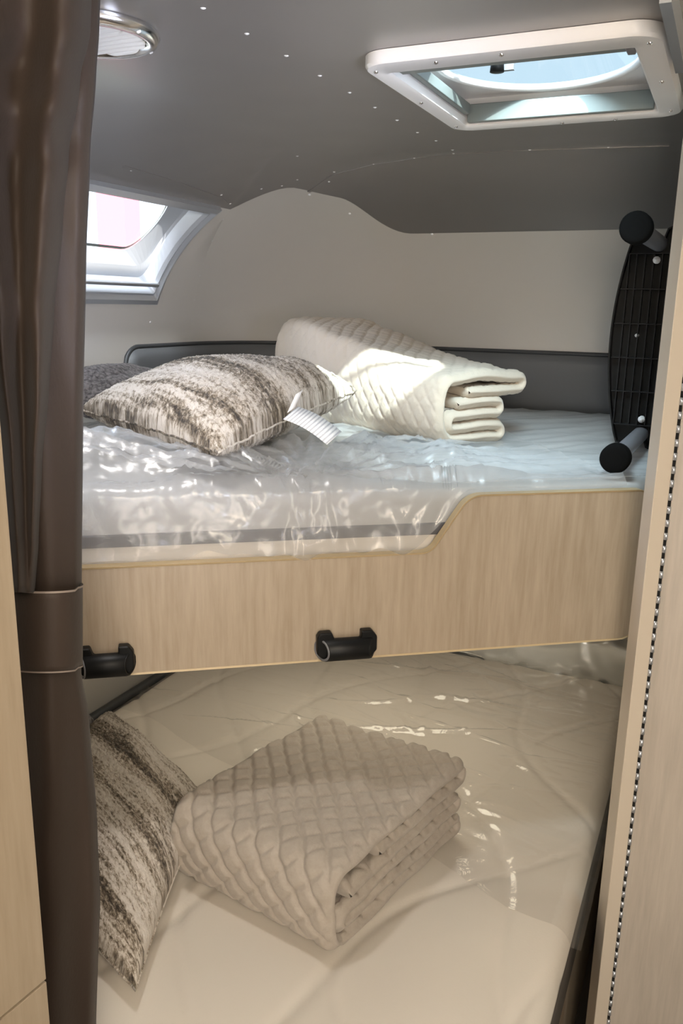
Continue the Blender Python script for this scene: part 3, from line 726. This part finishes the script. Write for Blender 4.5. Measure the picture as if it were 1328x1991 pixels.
# ---------------- folded quilts ----------------
def folded_quilt(origin, a_dir, b_dir, W, Lb, Hh, mt, label, hs=0.0, cell=.042, th=.024, seed=0, puff=.0035, lean=0.0, loose=False, colw=1.0):
    a_dir, b_dir = Vector(a_dir).normalized(), Vector(b_dir).normalized()
    t = thing('folded_quilt', origin, label, 'quilt')
    nl = max(5, round(Hh/th)); lv = [th*.5+(Hh-th)*k/(nl-1) for k in range(nl)]
    r_ = (lv[1]-lv[0])/2; path = []
    def line(x0, x1, z, dz=0):
        k = max(2, int(abs(x1-x0)/.0035))
        for q in range(k): path.append((x0+(x1-x0)*q/k, z+dz*math.sin(q/k*math.pi), 0))
    def arc(cx, cz, rx, rz, a0, a1):
        k = max(5, int(abs(a1-a0)*max(rx, rz)/.0035))
        for q in range(k):
            a = a0+(a1-a0)*q/k; path.append((cx+rx*math.cos(a), cz+rz*math.sin(a), 1))
    hp = math.pi/2; WL = W*.80 if loose else W
    line(W*.30, W-.012, lv[-2]); arc(W-.012, (lv[-1]+lv[-2])/2, .014, r_, -hp, hp)
    BR = (lv[-1]-lv[0])/2
    line(W-.012, .03, lv[-1], .004); arc(.03, (lv[-1]+lv[0])/2, .034, BR, hp, 3*hp)
    x = .03
    for k in range(nl-2):
        if k % 2 == 0:
            xe = WL-.022-.004*k; line(x, xe, lv[k], .002)
            if k < nl-3: arc(xe, (lv[k]+lv[k+1])/2, .013, r_, -hp, hp); x = xe
            else: path.append((xe, lv[k], 0))
        else:
            xe = .030+.004*k; line(x, xe, lv[k], .002)
            if k < nl-3: arc(xe, (lv[k]+lv[k+1])/2, .010, r_, -hp, -3*hp); x = xe
            else: path.append((xe, lv[k], 0))
    NB = int(Lb/.0042); n_ = len(path); cum = [0]
    for k in range(1, n_): cum.append(cum[-1]+math.hypot(path[k][0]-path[k-1][0], path[k][1]-path[k-1][1]))
    def nrm2(k):
        p, q = path[max(0, k-1)], path[min(n_-1, k+1)]; dx, dz = q[0]-p[0], q[1]-p[1]; l = math.hypot(dx, dz) or 1; return (-dz/l, dx/l)
    def pt(k, j, side):
        x, z, _ = path[k]; y = Lb*j/NB; nx, nz_ = nrm2(k); s = cum[k]
        e_ = min(y, Lb-y); pinch = min(1, (max(0, e_)/.011))**.5
        ee = min(s, cum[-1]-s); pinch *= min(1, .25+(ee/.012))**.5
        w_ = (s-y)/cell*(1.0 if colw >= 1 else 1.15); u = (s+y)/cell*(1.0 if colw >= 1 else 1.25)+(0 if colw >= 1 else .22*abs((w_ % 1)-.5))
        du, dw = abs((u % 1)-.5), abs((w_ % 1)-.5)     # 0.5 at the stitch line
        pf_ = 1-max(math.exp(-((.5-du)/.12)**2), colw*math.exp(-((.5-dw)/.10)**2))
        hfac = th*.5*(.30+.70*pinch)+puff*(pf_-.6)*pinch
        off = -hfac if side else hfac
        zz = z+.006*noise.noise(Vector((x*9+seed, y*9, z*30)))+.004*noise.noise(Vector((s*6, y*22, seed)))*min(1, z/.03)
        xx = x+.007*noise.noise(Vector((y*7, z*14, seed+3)))+lean*y
        sc_ = 1+hs*sstep(.0, 1, y/Lb)
        endy = .006*noise.noise(Vector((s*11, seed, side)))*(1 if True else 0)
        Z = max(.001, (zz+nz_*off))*sc_
        return Vector(origin)+a_dir*(xx+nx*off)+b_dir*(y+endy)+UP*Z
    verts = []; fs = []; ix = {}
    for side in (0, 1):
        for k in range(n_):
            for j in range(NB+1): ix[(side, k, j)] = len(verts); verts.append(pt(k, j, side))
        for k in range(n_-1):
            for j in range(NB):
                q = (ix[(side, k, j)], ix[(side, k, j+1)], ix[(side, k+1, j+1)], ix[(side, k+1, j)]); fs.append(q if side == 0 else q[::-1])
    def bridge(seq, flip):
        """rounded hem between the two sides"""
        mid = []
        for (k, j, d) in seq:
            c = (verts[ix[(0, k, j)]]+verts[ix[(1, k, j)]])/2+d*th*.22; mid.append(len(verts)); verts.append(c)
        for q in range(len(seq)-1):
            a0, a1 = ix[(0, *seq[q][:2])], ix[(0, *seq[q+1][:2])]; b0_, b1_ = ix[(1, *seq[q][:2])], ix[(1, *seq[q+1][:2])]
            fs.append((a0, a1, mid[q+1], mid[q])); fs.append((mid[q], mid[q+1], b1_, b0_))
    bridge([(k, 0, -b_dir) for k in range(n_)], 0); bridge([(k, NB, b_dir) for k in range(n_)], 1)
    d0 = Vector((0, 0, 0)); bridge([(0, j, d0) for j in range(NB+1)], 1); bridge([(n_-1, j, d0) for j in range(NB+1)], 0)
    o = mesh('quilt_body', verts, fs, mt, t)
    # stitched hem line running round the visible open end
    P = []
    for k in range(0, n_, 1):
        nx, nz_ = nrm2(k)
        p = pt(k, 4, 0); d_ = (a_dir*nx+UP*nz_); P.append([p+d_*.0012+(b_dir*math.cos(q*hp)+d_*math.sin(q*hp))*.0014 for q in range(4)])
    mesh('hem_stitching', *grid(P, False, True), M['seamline'], t)
    return t
M['seamline'] = mat('quilt_hem_thread', (.24, .20, .17), .8)
folded_quilt(Vector((.222, 1.845, 1.314)), (.84, .54, 0), (-.60, .80, 0), 0.245, .69, .165, M['quilt_pale'], 'pale beige quilt folded into a thick stack on the upper bunk', hs=.62, seed=2.0, th=.027, puff=.0022, loose=True)
folded_quilt(Vector((.0, 1.165, .556)), (.60, .80, 0), (-.84, .54, 0), .435, .36, .165, M['quilt'], 'taupe diamond stitched quilt folded on the lower mattress', hs=.0, seed=7.0, puff=.0085, cell=.064, th=.026, colw=.55)

# ---------------- stowed ladder ----------------
cu, cl = Vector((.529, 1.585, 1.769)), Vector((.533, 1.585, 1.344)); ld = ray(1472, 708); ld.z = 0; ld.normalize()
lad = thing('bunk_ladder', (cu+cl)/2-UP*.2, 'black bunk ladder with grey tube rails stowed on edge against the right wall', 'ladder')
for c in (cu, cl):
    mesh('rail_tube', *tube(c, c+ld*.72, [(0, .0175), (1, .0175)], 24), M['steel'], lad)
    mesh('rubber_foot', *tube(c-ld*.02, c+ld*.028, [(0, 0), (0, .014), (.001, .0145), (.02, .020), (.03, .025), (.12, .029), (.6, .029), (.9, .026), (1, .024), (1, .0172)], 32), M['rubber'], lad)
# treads: vertical boards joining the two rails; the first shows its ribbed underside
def tread(d):
    c0 = cu+ld*d; c1 = cl+ld*d; side = ld.cross(UP).normalized()      # towards the right
    hgt = (c0.z-c1.z)
    def Q(x, z, dd): return c1+side*x+UP*z+ld*dd
    prof2 = []
    for k in range(21):
        z = -.018+(hgt+.043)*k/20; t_ = k/20; prof2.append((-.050-.034*math.sin(math.pi*t_)**.8, z))
    rt = [(.034-.002*math.sin(math.pi*k/20), -.022+(hgt+.052)*(20-k)/20) for k in range(21)]
    pts = prof2+[(-.032, hgt+.022), (-.018, hgt-.004), (.006, hgt-.004), (.016, hgt+.028), (.028, hgt+.034)]+rt+[(.028, -.030), (.018, -.026), (.008, .0), (-.016, .004), (-.034, -.02)]
    v, f = prism([Q(x, z, .016) for x, z in pts], ld*.006); o = mesh('tread', v, f, M['black'], lad, False)
    # rim
    n = len(pts); P = []
    for i in range(n):
        x, z = pts[i]; x0, z0 = pts[i-1]; x2, z2 = pts[(i+1) % n]; tt = Vector((x2-x0, z2-z0)).normalized(); q = Vector((tt.y, -tt.x))*(-.0035)
        P.append([Q(x, z, .018), Q(x, z, -.012), Q(x+q.x, z+q.y, -.012), Q(x+q.x, z+q.y, .018)])
    mesh('tread_rim', *grid(P, True, True), M['black'], o, False)
    bm = bmesh.new()
    def addb(x0, x1, z0, z1):
        v, f = box(Q((x0+x1)/2, (z0+z1)/2, .004), side*(x1-x0)/2, UP*(z1-z0)/2, ld*.012); bv = [bm.verts.new(q) for q in v]
        for ff in f: bm.faces.new([bv[i] for i in ff])
    for x in (-.062, -.046, -.028, -.010, .008, .022): addb(x-.001, x+.001, .022, hgt-.022)
    for k in range(6):
        z = .022+(hgt-.044)*k/5; addb(-.050-.034*math.sin(math.pi*(z+.02)/(hgt+.05))**.8+.002, .031, z-.001, z+.001)
    bmobj('tread_ribs', bm, M['black_soft'], o)
    return o
M['black_soft'] = mat('satin_black_plastic', (.010, .010, .011), .4, spec=.3)
for d in (.36, .62): tread(d)
side = ld.cross(UP).normalized()
for c, sg in ((cu, -1), (cl, 1)):
    p = c+ld*.362+UP*sg*.036; mesh('bolt', *tube(p, p+ld*.016-ld*.036, [(0, .008), (.5, .008), (.6, .005), (.9, .004), (1, 0)], 10), M['white'], lad)
p = cl+ld*.362+UP*.225+side*(-.030); mesh('bolt', *tube(p+ld*.01, p-ld*.012, [(0, .0045), (.8, .004), (1, 0)], 8), M['white'], lad)

# ---------------- folding door at right ----------------
door = thing('door_1', (.53, 1.3, 0), 'pale laminate folding door with long piano hinge at the right', 'door', kind='structure')
xl, xr = .504, .529
v, f = prism([(xl, 1.300, .01), (xr, 1.300, .01), (xr+.03, 1.36, .01), (xl+.006, 1.36, .01)], UP*1.93); bevel(mesh('door_stile', v, f, M['door_edge'], door, False), .0015)
v, f = prism([(xr+.0045, 1.300, .01), (xr+.26, 1.24, .01), (xr+.26, 1.26, .01), (xr+.0045, 1.33, .01)], UP*1.93); bevel(mesh('door_leaf', v, f, M['door'], door, False), .0015)
hc = Vector((xr+.002, 1.2985, 0)); hg = None
bm = bmesh.new(); z = .05; kk = 0
def addtube(bm, p0, p1, r, n=8):
    v, f = tube(p0, p1, [(0, 0), (0, r), (1, r), (1, 0)], n); bv = [bm.verts.new(q) for q in v]
    for ff in f:
        try: bm.faces.new([bv[i] for i in ff])
        except Exception: pass
bd = bmesh.new()
while z < 1.94:
    addtube(bm, hc+UP*z, hc+UP*(z+.0115), .0034); addtube(bd, hc+UP*(z+.0115)+V((0, .0016, 0)), hc+UP*(z+.022)+V((0, .0016, 0)), .0026); z += .022
hg = bmobj('piano_hinge', bm, M['alu'], door, True); bmobj('hinge_gap_shade', bd, M['hole'], hg, True)  # dark plugs between the knuckles stand in for gap shade

# ---------------- cabinet at left ----------------
cab = thing('cabinet', (-.40, .5, 0), 'pale laminate cabinet side at the left edge, in front of the curtain', 'cabinet')
e0 = Vector((-.302, .700, 0)); cd = Vector((-.50, -.866, 0)); cn = Vector((-.866, .5, 0))
zs = aty(75, 1895, .7).z
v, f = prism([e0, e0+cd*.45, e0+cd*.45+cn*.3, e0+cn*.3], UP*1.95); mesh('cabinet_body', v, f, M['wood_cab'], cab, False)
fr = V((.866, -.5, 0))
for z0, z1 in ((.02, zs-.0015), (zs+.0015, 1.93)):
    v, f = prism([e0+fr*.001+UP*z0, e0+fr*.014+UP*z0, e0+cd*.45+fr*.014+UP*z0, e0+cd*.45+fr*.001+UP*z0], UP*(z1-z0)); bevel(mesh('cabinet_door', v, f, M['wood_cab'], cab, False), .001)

# ---------------- curtain ----------------
cur = thing('curtain', (-.36, .88, .02), 'dark taupe curtain gathered and tied back at the left', 'curtain')
def interp(tab, y):
    for (a, b), (c, d_) in zip(tab, tab[1:]):
        if y <= c: t = (y-a)/(c-a); t = t*t*(3-2*t)*.5+t*.5; return b+(d_-b)*t
    return tab[-1][1]
YC = .90
def zx(px, py): p = aty(px, py, YC); return p.x, p.z
RT = [(-60, 197), (0, 195), (60, 193), (150, 187), (300, 176), (500, 168), (800, 162), (1145, 159), (1305, 158), (1400, 174), (1600, 189), (1750, 195), (1850, 191), (1991, 187), (2400, 180)]
LT = [(-60, -150), (0, -140), (300, -110), (600, -60), (900, -10), (1145, 14), (1305, 20), (1400, 10), (1600, 0), (1991, 0), (2400, -10)]
DT = [(-60, 200), (0, 190), (60, 188), (150, 172), (300, 148), (450, 132), (600, 116), (760, 104), (900, 90), (1050, 80), (1150, 72), (1160, 70)]
YS = [-60+k*20 for k in range(124)]
def cur_sheet(name, lt, rt, depth, fold, y0, y1, seed, mt, ns=70, parent=cur, amp=.012, edge=.012):
    P = []; y = y0
    while y <= y1:
        l, r = interp(lt, y), interp(rt, y); row = []
        sq = 1-.65*math.exp(-((y-1225)/230)**2)
        for k in range(ns+1):
            s = k/ns; p = aty(l+(r-l)*s, y, YC)
            bul = -math.sin(math.pi*s)**.7*depth
            fo = sq*(amp*math.sin(s*fold*math.pi*2+seed+.4*math.sin(y/260))+.6*amp*noise.noise(Vector((s*3.2, y/200, seed)))+.8*amp*noise.noise(Vector((s*2.6, y/85, seed)))*math.exp(-((y-150)/500)**2))
            if s > .9: fo += edge*((s-.9)/.1)**2
            dv = p-Vector((0, 0, H)); row.append(Vector((0, 0, H))+dv*(1+(bul+fo)/YC))
        P.append(row); y += 12
    o = mesh(name, *grid(P), mt, parent); sm = o.modifiers.new('s', 'SOLIDIFY'); sm.thickness = .002; sm.offset = 1; return o
cur_sheet('back_drape', LT, RT, .030, 1.3, -60, 2400, .6, M['curtain'], edge=.02)
cur_sheet('front_drape', LT, DT, .105, 1.9, -60, 1160, 1.0, M['curtain'], amp=.024, edge=.085)
# tie band
def band_ring(y0, y1, nrow, ex):
    P = []
    for k in range(nrow+1):
        row = []
        for q in range(49):
            a = 2*math.pi*q/48; cx = (12+160)/2; hw = 75+ex
            sag = 14*max(0, math.sin(a)) if True else 0
            s = math.cos(a); y = y0+(y1-y0)*k/nrow+10*math.sin(a)*1.0+(-4 if s > .8 else 0)
            p = aty(cx+hw*s, y, YC); dv = p-Vector((0, 0, H)); dep = -.062*math.sin(a); row.append(Vector((0, 0, H))+dv*(1+dep/YC))
        P.append(row)
    return P
tie = mesh('tie_band', *grid(band_ring(1142, 1298, 12, 0)), M['curtain'], cur)
sm = tie.modifiers.new('s', 'SOLIDIFY'); sm.thickness = .002
mesh('band_edge', *grid(band_ring(1140, 1144, 1, 1)), M['curtain_edge'], tie); mesh('band_edge', *grid(band_ring(1296, 1299, 1, 1)), M['curtain_edge'], tie)
